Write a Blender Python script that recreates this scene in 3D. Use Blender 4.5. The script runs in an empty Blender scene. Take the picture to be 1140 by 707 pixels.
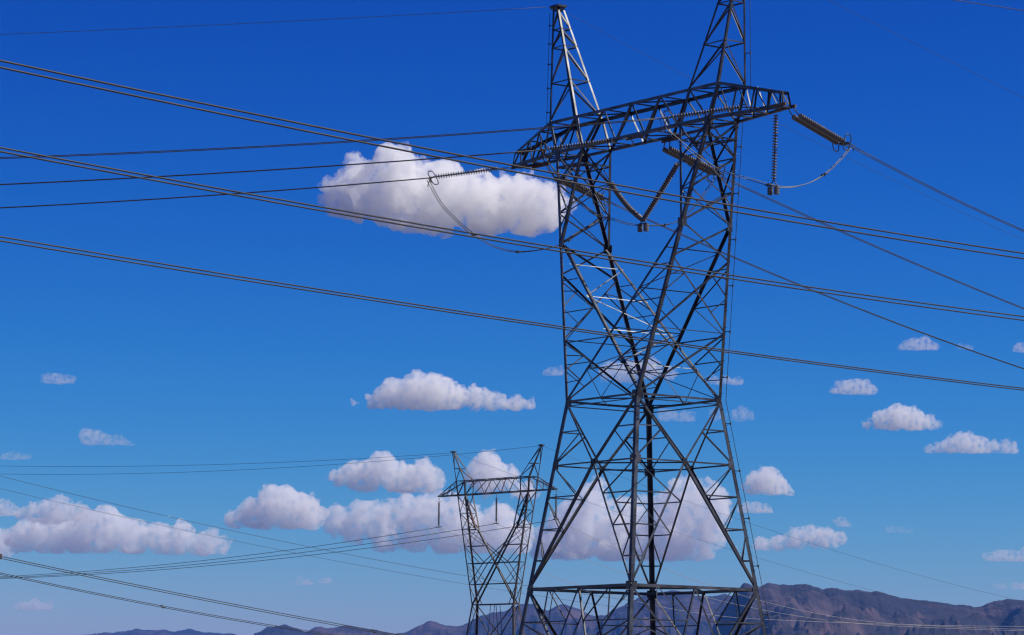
import bpy, bmesh, math, random
import numpy as np
from mathutils import Vector, Matrix, noise
random.seed(7)
V = Vector
sc = bpy.context.scene
COL = sc.collection

# ------------------------------------------------------------------ camera, sky, sun, exposure
DZ = -1.2                                   # survey heights -> heights above the ground sheet
CAM_Z = 2.8887 + DZ
cam_d = bpy.data.cameras.new('camera')
cam = bpy.data.objects.new('camera', cam_d)
COL.objects.link(cam)
cam_d.sensor_fit = 'HORIZONTAL'
cam_d.sensor_width = 36.0
cam_d.lens = 36.0 * 3669.966 / 1140.0
cam_d.clip_start = 0.5
cam_d.clip_end = 200000
PITCH, ROLL = 0.1236, -0.0103
cam.matrix_world = (Matrix.Translation((0, 0, CAM_Z)) @ Matrix.Rotation(math.pi / 2 + PITCH, 4, 'X')
                    @ Matrix.Rotation(-ROLL, 4, 'Z'))
sc.camera = cam

SUN_DIR = V((0.62, -0.08, 0.78)).normalized()
SUN_EL = math.asin(SUN_DIR.z)
SUN_ROT = math.atan2(SUN_DIR.x, SUN_DIR.y)
world = bpy.data.worlds.new('World')
sc.world = world
world.use_nodes = True
nt = world.node_tree
nt.nodes.clear()
sky = nt.nodes.new('ShaderNodeTexSky')
sky.sky_type = 'NISHITA'
sky.sun_disc = False
sky.sun_elevation = SUN_EL
sky.sun_rotation = SUN_ROT
sky.altitude = 700
sky.air_density = 1.0
sky.dust_density = 0.35
sky.ozone_density = 4.0
bg = nt.nodes.new('ShaderNodeBackground')
bg.inputs['Strength'].default_value = 0.1
wo = nt.nodes.new('ShaderNodeOutputWorld')


# deep clear desert sky: each channel falls off faster with height than in the plain model
sep = nt.nodes.new('ShaderNodeSeparateColor')
com = nt.nodes.new('ShaderNodeCombineColor')
nt.links.new(sky.outputs[0], sep.inputs[0])
for ch, (gain, power) in enumerate(((6.0, 4.5), (1.50, 2.65), (1.10, 1.5))):
    last = sep.outputs[ch]
    for op, val in (('MULTIPLY', 0.1), ('POWER', power), ('MULTIPLY', 10.0 * gain)):
        mn = nt.nodes.new('ShaderNodeMath')
        mn.operation = op
        mn.inputs[1].default_value = val
        nt.links.new(last, mn.inputs[0])
        last = mn.outputs[0]
    nt.links.new(last, com.inputs[ch])
nt.links.new(com.outputs[0], bg.inputs['Color'])
nt.links.new(bg.outputs[0], wo.inputs['Surface'])

sun_d = bpy.data.lights.new('sun', 'SUN')
sun_d.energy = 4.8
sun_d.angle = math.radians(0.5)
sun_d.color = (1.0, 0.94, 0.82)
sun = bpy.data.objects.new('sun', sun_d)
COL.objects.link(sun)
sun.rotation_euler = SUN_DIR.to_track_quat('Z', 'Y').to_euler()
sun.location = (60, -40, 120)

sc.view_settings.view_transform = 'Standard'
sc.view_settings.look = 'None'
sc.view_settings.gamma = 1.0
sc.view_settings.use_curve_mapping = False
sc.view_settings.exposure = 0.15
sc.render.engine = 'CYCLES'
sc.cycles.use_denoising = True
sc.cycles.max_bounces = 30
sc.cycles.volume_bounces = 28
sc.cycles.diffuse_bounces = 3
sc.cycles.glossy_bounces = 3
sc.cycles.transparent_max_bounces = 24
sc.cycles.volume_step_rate = 0.35
sc.cycles.volume_max_steps = 192
sc.cycles.filter_width = 1.3


# ------------------------------------------------------------------ helpers
def tag(o, label=None, cat=None, group=None, kind=None):
    if label: o['label'] = label
    if cat: o['category'] = cat
    if group: o['group'] = group
    if kind: o['kind'] = kind
    return o


def link(name, data, parent=None):
    o = bpy.data.objects.new(name, data)
    COL.objects.link(o)
    if parent is not None:
        o.parent = parent
    return o


def empty(name, loc, rz=0.0):
    o = bpy.data.objects.new(name, None)
    COL.objects.link(o)
    o.location = loc
    o.rotation_euler = (0, 0, rz)
    o.empty_display_size = 0.5
    return o


class MB:
    """collects simple solids into one mesh"""
    def __init__(self):
        self.v, self.f, self.smooth = [], [], []

    def add(self, vs, fs, smooth=False):
        n = len(self.v)
        self.v += [tuple(x) for x in vs]
        for f in fs:
            self.f.append(tuple(i + n for i in f))
            self.smooth.append(smooth)

    def extrude(self, a, b, prof):
        """prof: list of offset vectors, counter-clockwise"""
        k = len(prof)
        vs = [a + p for p in prof] + [b + p for p in prof]
        fs = [(i, (i + 1) % k, k + (i + 1) % k, k + i) for i in range(k)]
        fs += [tuple(reversed(range(k))), tuple(range(k, 2 * k))]
        self.add(vs, fs)

    def angle(self, a, b, w, n, flip=False, off=None):
        """rolled steel angle: one flange in the face with normal n, the other turned inward"""
        a, b = V(a), V(b)
        w *= 0.9
        d = b - a
        if d.length < 1e-4:
            return
        d.normalize()
        p = d.cross(V(n))
        if p.length < 1e-3:
            p = d.cross(V((0.31, 0.77, 0.55)))
        p.normalize()
        nn = p.cross(d).normalized()
        if flip:
            p = -p
        t = max(0.1 * w, 0.006)
        o = (random.uniform(0.002, 0.022) if off is None else off)
        sh = nn * (-o) - p * (w * 0.5)
        prof = [(0, 0), (w, 0), (w, t), (t, t), (t, w), (0, w)]
        self.extrude(a, b, [sh + p * x - nn * y for x, y in prof])

    def corner(self, a, b, w, f1, f2):
        """leg angle: flanges run along f1 and f2 from the outer corner"""
        a, b = V(a), V(b)
        d = (b - a).normalized()
        f1, f2 = V(f1), V(f2)
        f1 = (f1 - d * f1.dot(d)).normalized()
        f2 = (f2 - d * f2.dot(d) ).normalized()
        t = 0.11 * w
        prof = [(0, 0), (w, 0), (w, t), (t, t), (t, w), (0, w)]
        self.extrude(a, b, [f1 * x + f2 * y for x, y in prof])

    def box(self, c, ax, ay, az):
        c, ax, ay, az = V(c), V(ax), V(ay), V(az)
        vs = [c + ax * i + ay * j + az * k for k in (-1, 1) for j in (-1, 1) for i in (-1, 1)]
        self.add(vs, [(0, 2, 3, 1), (4, 5, 7, 6), (0, 1, 5, 4), (2, 6, 7, 3), (0, 4, 6, 2), (1, 3, 7, 5)])

    def plate(self, c, n, u, hw, hh, th=0.012):
        n = V(n).normalized()
        u = V(u)
        u = (u - n * u.dot(n)).normalized()
        self.box(c, u * hw, n.cross(u) * hh, n * th)

    def tube(self, pts, r, seg=6, closed=False, smooth=True):
        pts = [V(p) for p in pts]
        k = len(pts)
        rings = []
        up = None
        for i, p in enumerate(pts):
            if closed:
                d = pts[(i + 1) % k] - pts[i - 1]
            else:
                d = pts[min(i + 1, k - 1)] - pts[max(i - 1, 0)]
            d.normalize()
            if up is None:
                up = d.cross(V((0.0, 0.0, 1.0)))
                if up.length < 0.05:
                    up = d.cross(V((0.0, 1.0, 0.0)))
            else:
                up = up - d * up.dot(d)
            up.normalize()
            s = d.cross(up)
            rings.append([p + (up * math.cos(2 * math.pi * j / seg) + s * math.sin(2 * math.pi * j / seg)) * r for j in range(seg)])
        vs = [v for ring in rings for v in ring]
        fs = []
        for i in range(k if closed else k - 1):
            i2 = (i + 1) % k
            for j in range(seg):
                fs.append((i * seg + j, i * seg + (j + 1) % seg, i2 * seg + (j + 1) % seg, i2 * seg + j))
        if not closed:
            fs.append(tuple(reversed(range(seg))))
            fs.append(tuple(range((k - 1) * seg, k * seg)))
        self.add(vs, fs, smooth)

    def lathe(self, a, d, prof, seg=12, smooth=True):
        """prof: (distance along d, radius)"""
        a, d = V(a), V(d).normalized()
        u = d.cross(V((0, 0, 1)))
        if u.length < 0.1:
            u = d.cross(V((0, 1, 0)))
        u.normalize()
        s = d.cross(u)
        vs, fs = [], []
        for z, r in prof:
            for j in range(seg):
                q = 2 * math.pi * j / seg
                vs.append(a + d * z + (u * math.cos(q) + s * math.sin(q)) * r)
        for i in range(len(prof) - 1):
            for j in range(seg):
                fs.append((i * seg + j, i * seg + (j + 1) % seg, (i + 1) * seg + (j + 1) % seg, (i + 1) * seg + j))
        fs.append(tuple(reversed(range(seg))))
        fs.append(tuple(range((len(prof) - 1) * seg, len(prof) * seg)))
        self.add(vs, fs, smooth)

    def mesh(self, name, mat):
        me = bpy.data.meshes.new(name)
        me.from_pydata(self.v, [], self.f)
        me.polygons.foreach_set('use_smooth', self.smooth)
        me.materials.append(mat)
        me.update()
        return me

    def build(self, name, mat, parent=None):
        return link(name, self.mesh(name, mat), parent)


def lerp(a, b, t):
    return V(a) * (1 - t) + V(b) * t


# ------------------------------------------------------------------ materials
def new_mat(name):
    m = bpy.data.materials.new(name)
    m.use_nodes = True
    n = m.node_tree
    return m, n, n.nodes['Principled BSDF']


def metal(name, c1, c2, rough, metallic, scale=1.5, rust=0.0, vary=0.0):
    m, n, b = new_mat(name)
    tc = n.nodes.new('ShaderNodeTexCoord')
    nz = n.nodes.new('ShaderNodeTexNoise')
    nz.inputs['Scale'].default_value = scale
    nz.inputs['Detail'].default_value = 6
    cr = n.nodes.new('ShaderNodeValToRGB')
    cr.color_ramp.elements[0].position = 0.32
    cr.color_ramp.elements[0].color = (*c1, 1)
    cr.color_ramp.elements[1].position = 0.68
    cr.color_ramp.elements[1].color = (*c2, 1)
    n.links.new(tc.outputs['Object'], nz.inputs['Vector'])
    n.links.new(nz.outputs['Fac'], cr.inputs['Fac'])
    col = cr.outputs['Color']
    if rust > 0:
        n2 = n.nodes.new('ShaderNodeTexNoise')
        n2.inputs['Scale'].default_value = scale * 0.45
        n2.inputs['Detail'].default_value = 8
        r2 = n.nodes.new('ShaderNodeValToRGB')
        r2.color_ramp.elements[0].position = 0.66 - rust * 0.35
        r2.color_ramp.elements[0].color = (0, 0, 0, 1)
        r2.color_ramp.elements[1].position = 0.78 - rust * 0.25
        r2.color_ramp.elements[1].color = (1, 1, 1, 1)
        mx = n.nodes.new('ShaderNodeMixRGB')
        mx.inputs[2].default_value = (0.16, 0.075, 0.035, 1)
        n.links.new(tc.outputs['Object'], n2.inputs['Vector'])
        n.links.new(n2.outputs['Fac'], r2.inputs['Fac'])
        n.links.new(r2.outputs['Color'], mx.inputs[0])
        n.links.new(col, mx.inputs[1])
        col = mx.outputs[0]
    if vary > 0:                                        # every bar weathered a little differently
        ge = n.nodes.new('ShaderNodeNewGeometry')
        mp = n.nodes.new('ShaderNodeMapRange')
        mp.inputs['To Min'].default_value = 1.0 - vary
        mp.inputs['To Max'].default_value = 1.0 + vary
        vm = n.nodes.new('ShaderNodeVectorMath')
        vm.operation = 'SCALE'
        n.links.new(ge.outputs['Random Per Island'], mp.inputs['Value'])
        n.links.new(col, vm.inputs[0])
        n.links.new(mp.outputs[0], vm.inputs['Scale'])
        col = vm.outputs[0]
    n.links.new(col, b.inputs['Base Color'])
    b.inputs['Roughness'].default_value = rough
    b.inputs['Metallic'].default_value = metallic
    return m


M_STEEL = metal('weathered_galvanized_steel', (0.026, 0.0275, 0.030), (0.092, 0.096, 0.102), 0.42, 0.5, 1.2, 0.0, 0.45)
M_STEEL_FAR = metal('rust_stained_steel', (0.045, 0.038, 0.032), (0.09, 0.078, 0.065), 0.6, 0.3, 0.6, 0.25, 0.35)
M_RUST = metal('rusty_plate', (0.10, 0.07, 0.05), (0.20, 0.16, 0.13), 0.7, 0.2, 4.0, 0.5)
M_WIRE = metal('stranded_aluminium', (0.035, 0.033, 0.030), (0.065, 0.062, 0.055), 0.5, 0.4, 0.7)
M_WIRE_SUNLIT = metal('aluminium_sunlit_tint', (0.36, 0.35, 0.33), (0.46, 0.45, 0.43), 0.45, 0.4, 0.7)  # paler copy of the wire metal, sunlight put into its colour
M_JUMPER = metal('jumper_aluminium', (0.14, 0.138, 0.135), (0.22, 0.218, 0.212), 0.5, 0.3, 0.7)
M_CABLE = metal('steel_cable', (0.04, 0.04, 0.04), (0.07, 0.07, 0.07), 0.6, 0.3)
M_DISC = metal('glazed_porcelain', (0.11, 0.10, 0.09), (0.19, 0.175, 0.155), 0.25, 0.0, 3.0)
M_FIT = metal('dull_fittings', (0.05, 0.05, 0.05), (0.10, 0.095, 0.09), 0.5, 0.5, 5.0, 0.2)
M_WEIGHT = metal('weight_metal', (0.12, 0.115, 0.11), (0.20, 0.19, 0.18), 0.6, 0.3, 5.0, 0.1)

# ------------------------------------------------------------------ ground, mountains, haze
def ground_mat():
    m, n, b = new_mat('desert_ground')
    tc = n.nodes.new('ShaderNodeTexCoord')
    nz = n.nodes.new('ShaderNodeTexNoise')
    nz.inputs['Scale'].default_value = 0.02
    nz.inputs['Detail'].default_value = 10
    cr = n.nodes.new('ShaderNodeValToRGB')
    cr.color_ramp.elements[0].color = (0.06, 0.045, 0.032, 1)
    cr.color_ramp.elements[1].color = (0.13, 0.10, 0.072, 1)
    n.links.new(tc.outputs['Object'], nz.inputs['Vector'])
    n.links.new(nz.outputs['Fac'], cr.inputs['Fac'])
    n.links.new(cr.outputs['Color'], b.inputs['Base Color'])
    b.inputs['Roughness'].default_value = 0.95
    return m


g = MB()
G = 90000
g.add([(-G, -G, 0), (G, -G, 0), (G, G, 0), (-G, G, 0)], [(0, 1, 2, 3)])
tag(g.build('ground', ground_mat()), kind='structure')


def mountain_mat(name, c1, c2, c3):
    m, n, b = new_mat(name)
    tc = n.nodes.new('ShaderNodeTexCoord')
    n1 = n.nodes.new('ShaderNodeTexNoise')
    n1.inputs['Scale'].default_value = 0.006
    n1.inputs['Detail'].default_value = 12
    n1.inputs['Roughness'].default_value = 0.62
    cr = n.nodes.new('ShaderNodeValToRGB')  # noise ramp paints shaded and sunlit tones into the rock colour
    cr.color_ramp.elements[0].position = 0.34
    cr.color_ramp.elements[0].color = (*c1, 1)
    cr.color_ramp.elements[1].position = 0.66
    cr.color_ramp.elements[1].color = (*c3, 1)
    e = cr.color_ramp.elements.new(0.5)
    e.color = (*c2, 1)
    n.links.new(tc.outputs['Object'], n1.inputs['Vector'])
    n.links.new(n1.outputs['Fac'], cr.inputs['Fac'])
    n.links.new(cr.outputs['Color'], b.inputs['Base Color'])
    b.inputs['Roughness'].default_value = 0.95
    bp = n.nodes.new('ShaderNodeBump')
    bp.inputs['Strength'].default_value = 1.0
    bp.inputs['Distance'].default_value = 30.0
    n2 = n.nodes.new('ShaderNodeTexNoise')
    n2.inputs['Scale'].default_value = 0.016
    n2.inputs['Detail'].default_value = 9
    n.links.new(tc.outputs['Object'], n2.inputs['Vector'])
    n.links.new(n2.outputs['Fac'], bp.inputs['Height'])
    n.links.new(bp.outputs[0], b.inputs['Normal'])
    return m


HZ, FPX = 809.5, 3670.0


def interp(prof, x):
    if x <= prof[0][0]: return prof[0][1]
    for (x0, y0), (x1, y1) in zip(prof, prof[1:]):
        if x <= x1:
            t = (x - x0) / (x1 - x0)
            t = t * t * (3 - 2 * t) * 0.5 + t * 0.5
            return y0 + (y1 - y0) * t
    return prof[-1][1]


def mountains(name, prof, dist, front, back, mat, seed, nx, ny, spur, rough):
    """a range: prof gives skyline elevation (1/3670 rad) against bearing (1/3670 rad)"""
    vs, fs = [], []
    x0, x1 = prof[0][0], prof[-1][0]
    for i in range(nx + 1):
        bx = x0 + (x1 - x0) * i / nx
        X0 = bx / FPX * dist
        e = interp(prof, bx)
        n0 = noise.fractal(V((X0 * 0.022, seed, 0)), 0.9, 2.1, 5)
        H = max(0.0, e / FPX * dist + rough * n0 * 6)
        for j in range(ny + 1):
            s = -1 + 2.0 * j / ny                # -1 foot at the front, 0 ridge, 1 foot at the back
            dep = dist + (s * front if s < 0 else s * back)
            X = bx / FPX * dist + 0.0
            wob = noise.noise(V((X * 0.0011, dep * 0.0011, seed)))
            q = abs(s)
            base = (1 - q) ** 0.8
            rx = X + 300 * wob - 0.45 * (dep - dist)
            rid = 1 - abs(noise.noise(V((rx * 0.0026, dep * 0.0013, seed + 3.1)))) * 2
            rid2 = 1 - abs(noise.noise(V((rx * 0.0075, dep * 0.0032, seed + 8.3)))) * 2
            rid3 = 1 - abs(noise.noise(V((rx * 0.021, dep * 0.012, seed + 5.3)))) * 2
            env = min(1.0, q * 8.0) * (1 - q) ** .7
            h = H * base + spur * env * ((rid - 1.0) * 0.45 + (rid2 - 1.0) * 0.55 + (rid3 - 1.0) * 0.34)
            if q >= 0.999: h = -6
            vs.append((X, dep, h))
    w = ny + 1
    for i in range(nx):
        for j in range(ny):
            fs.append((i * w + j, (i + 1) * w + j, (i + 1) * w + j + 1, i * w + j + 1))
    me = bpy.data.meshes.new(name)
    me.from_pydata(vs, [], fs)
    me.polygons.foreach_set('use_smooth', [True] * len(fs))
    me.materials.append(mat)
    o = link(name, me)
    tag(o, kind='structure')
    return o


def skyline(px):      # survey marks of the skyline -> bearing and elevation above the horizon
    return [(x - 570, HZ + 0.0104 * (x - 570) - y) for x, y in px]


M_ROCK = mountain_mat('mountain_rock_lit_shade_tint', (0.004, 0.005, 0.009), (0.015, 0.012, 0.016), (0.085, 0.053, 0.053))  # shade navy up to sunlit mauve, light and shade put into the colour
RIGHT = [(770, 800), (800, 690), (815, 668), (823, 659), (831, 650), (840, 654), (845, 655), (857, 650.6), (866, 653), (872, 653), (886, 651.5), (900, 650.6),
         (910, 652.5), (919, 655), (930, 653.8), (944, 657), (966, 659.5), (982, 660.4), (998, 665), (1015, 667.5), (1033, 669), (1064, 674.6),
         (1078, 675), (1091, 676), (1108, 672), (1124, 668), (1132, 668), (1140, 669.6), (1180, 664), (1240, 674), (1300, 668), (1400, 690), (1450, 800)]
MID = [(240, 812), (282, 711), (290, 706), (303, 698), (313, 698), (322, 697), (335, 700), (344, 703), (358, 699), (367, 700), (376, 699.4), (395, 697), (405, 699), (417, 702),
       (436, 705.5), (455, 705), (468, 699), (483, 692), (495, 695.5), (505, 697.5), (515, 697), (524, 695), (540, 686), (562, 682), (575, 677), (585, 674), (597, 673),
       (606, 678), (613, 681), (624, 676), (633, 673), (646, 679), (661, 686), (677, 685), (695, 676), (708, 668), (722, 664), (737, 661), (750, 658), (762, 660), (774, 663),
       (790, 666), (810, 662), (830, 668), (860, 690), (900, 812)]
LEFT = [(-60, 800), (60, 711), (130, 705), (145, 703), (160, 701.5), (172, 702.5), (185, 702), (200, 704), (209, 701.5), (215, 700.8), (222, 702.5), (232, 705), (260, 706), (300, 715), (360, 812)]
mountains('mountains', skyline(RIGHT), 7000, 3000, 2200, M_ROCK, 2.7, 640, 220, 165, 1.0)
mountains('mountains', skyline(MID), 10500, 3400, 2500, M_ROCK, 11.4, 560, 160, 190, 1.0)
mountains('mountains', skyline(LEFT), 15500, 3000, 2500, M_ROCK, 23.9, 200, 60, 70, 1.0)

USE_HAZE = True
if USE_HAZE:
    hb = MB()
    hb.box((0, 8000, 270), (26000, 0, 0), (0, 22000, 0), (0, 0, 271))
    hm = bpy.data.materials.new('haze_air')
    hm.use_nodes = True
    hn = hm.node_tree
    hn.nodes.clear()
    pv = hn.nodes.new('ShaderNodeVolumePrincipled')
    pv.inputs['Color'].default_value = (0.10, 0.33, 1.0, 1)
    pv.inputs['Density'].default_value = 0.000036
    pv.inputs['Anisotropy'].default_value = 0.0
    ho = hn.nodes.new('ShaderNodeOutputMaterial')
    hn.links.new(pv.outputs[0], ho.inputs['Volume'])
    tag(hb.build('haze', hm), label='thin blue haze in front of the far mountains', cat='haze', kind='stuff')


# ------------------------------------------------------------------ the lattice towers
SG = {'L': (-1, -1), 'F': (1, -1), 'R': (1, 1), 'B': (-1, 1)}
FACES = [('L', 'F', (0, -1, 0)), ('F', 'R', (1, 0, 0)), ('R', 'B', (0, 1, 0)), ('B', 'L', (-1, 0, 0))]


def xpanel(mb, a0, b0, a1, b1, n, w, wr=0.0):
    """X braces between two members (a, b), with redundant members out to them when wr > 0"""
    a0, b0, a1, b1 = V(a0), V(b0), V(a1), V(b1)
    mb.angle(a0, b1, w, n)
    mb.angle(b0, a1, w, n, True, 0.03)
    if wr > 0:
        wa, wb = (b0 - a0).length, (b1 - a1).length
        t = wa / (wa + wb)
        c = lerp(a0, b1, t)
        for (p, q) in ((a0, a1), (b0, b1)):
            m = lerp(p, q, 0.5)
            u, l = lerp(p, c, 0.5), lerp(q, c, 0.5)
            mb.angle(m, u, wr, n)
            mb.angle(m, l, wr, n)
            mb.angle(u, lerp(p, q, 0.25), wr, n)


def zigzag(mb, A, B, n, w, first=0):
    """lacing between two rows of nodes"""
    for i in range(len(A) - 1):
        if (i + first) % 2 == 0:
            mb.angle(A[i], B[i + 1], w, n)
        else:
            mb.angle(B[i], A[i + 1], w, n)


def crossarm(root, P, mat):
    """box girder: four chords tapering to the tips, warren lacing on all four sides"""
    arm = link('crossarm', None, root)
    k = P['s']
    za, zt, b, bt = P['za'], P['zt'], P['b'], P['bt']
    ao, ai, to, ti, tip, tz, tb = P['ao'], P['ai'], P['to'], P['ti'], P['tipx'], P['tipzt'], P['tipzb']
    ye = 0.30

    def bot(x, s):
        if abs(x) <= ao: return V((x, s * b, za))
        t = (abs(x) - ao) / (tip - ao)
        return V((x, s * (b + (ye - b) * t), za + (tb - za) * t))

    def top(x, s):
        if abs(x) <= to: return V((x, s * bt, zt))
        t = (abs(x) - to) / (tip - 0.15 - to)
        return V((x, s * (bt + (0.22 - bt) * t), zt + (tz - zt) * t))
    w = 0.17 * k
    for s in (-1, 1):
        n = (0, s, 0)
        for fn, kind in ((bot, 'bottom'), (top, 'top')):
            m = MB()
            e = tip if fn is bot else tip - 0.15
            xo = ao if fn is bot else to
            up = (0, 0, 1) if fn is bot else (0, 0, -1)
            for xa, xb in ((-e, -xo), (-xo, xo), (xo, e)):
                m.corner(fn(xa, s), fn(xb, s), w, up, (0, -s, 0))
            m.build('chord', mat, arm)
        m = MB()
        T = [-to, -ti, -ti * 0.5, 0, ti * 0.5, ti, to]
        # main span: W lacing, heavier members like the photograph's
        Bm = [-ao, -ai, -ai * 0.30, ai * 0.30, ai, ao]
        for xa, xb in ((-to, -ao), (-ti, -ao), (-ti, -ai), (-ti * .5, -ai), (-ti * .5, -ai * .3), (0, -ai * .3), (0, ai * .3), (ti * .5, ai * .3),
                       (ti * .5, ai), (ti, ai), (ti, ao), (to, ao)):
            m.angle(top(xa, s), bot(xb, s), 0.125 * k, n, xa < xb)
        L = tip - ao
        for c in (-1, 1):
            xt = [to, to + (tip - to) * .28, to + (tip - to) * .55, to + (tip - to) * .8, tip - .15]
            xb = [ao, ao + L * .30, ao + L * .56, ao + L * .80, tip]
            for i in range(4):
                m.angle(top(c * xt[i], s), bot(c * xb[i + 1], s), 0.08 * k, n, c > 0)
                m.angle(top(c * xt[i + 1], s), bot(c * xb[i + 1], s), 0.08 * k, n, c < 0)
        m.build('lacing', mat, arm)
    for fn, nz in ((bot, (0, 0, -1)), (top, (0, 0, 1))):
        m = MB()
        e = tip if fn is bot else tip - .15
        xo = ao if fn is bot else to
        xi = ai if fn is bot else ti
        xs = [-e, -(e * .6 + xo * .4), -(e * .3 + xo * .7), -xo, -xi, -xi * .5, 0, xi * .5, xi, xo, e * .3 + xo * .7, e * .6 + xo * .4, e]
        for i, x in enumerate(xs):
            m.angle(fn(x, -1), fn(x, 1), 0.075 * k, nz)
            if i:
                q = -1 if i % 2 else 1
                m.angle(fn(xs[i - 1], q), fn(x, -q), 0.075 * k, nz)
        m.build('lacing', mat, arm)
    return bot, top


def peak(root, P, c, mat, levels, k):
    """slender earth-wire peak over one column; c = -1 or 1"""
    to, ti, bt, zt, px, pt, pr = P['to'], P['ti'], P['bt'], P['zt'], P['px'], P['ptop'], P['pr']
    pk = link('earthwire_peak', None, root)

    def at(kk, t):
        sx, sy = SG[kk]
        xo = c * (to if sx == c else ti)
        return lerp((xo, sy * bt, zt), (c * px + sx * pr, sy * pr, pt), t)
    for kk, (sx, sy) in SG.items():
        m = MB()
        m.corner(at(kk, 0), at(kk, 1), 0.12 * k, (-sx, 0, 0), (0, -sy, 0))
        m.build('leg', mat, pk)
    m = MB()
    for i, t in enumerate(levels):
        for a, b, n in FACES:
            m.angle(at(a, t), at(b, t), 0.075 * k, n)
    lv = [0.0] + list(levels)
    for i in range(len(lv) - 1):
        for a, b, n in FACES:
            hi, lo = (('F', 'L') if (a, b) == ('L', 'F') else ('F', 'R') if (a, b) == ('F', 'R') else ('B', 'R') if (a, b) == ('R', 'B') else ('B', 'L'))
            m.angle(at(hi, lv[i + 1]), at(lo, lv[i]), 0.085 * k, n)
    m.build('lacing', mat, pk)
    m = MB()
    m.box((c * px, 0, pt + 0.05), (pr + 0.16, 0, 0), (0, pr + 0.10, 0), (0, 0, 0.06))
    m.box((c * px - 0.45, 0, pt + 0.03), (0.22, 0, 0), (0, 0.05, 0), (0, 0, 0.035))
    m.build('cap_plate', mat, pk)
    return at


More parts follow.
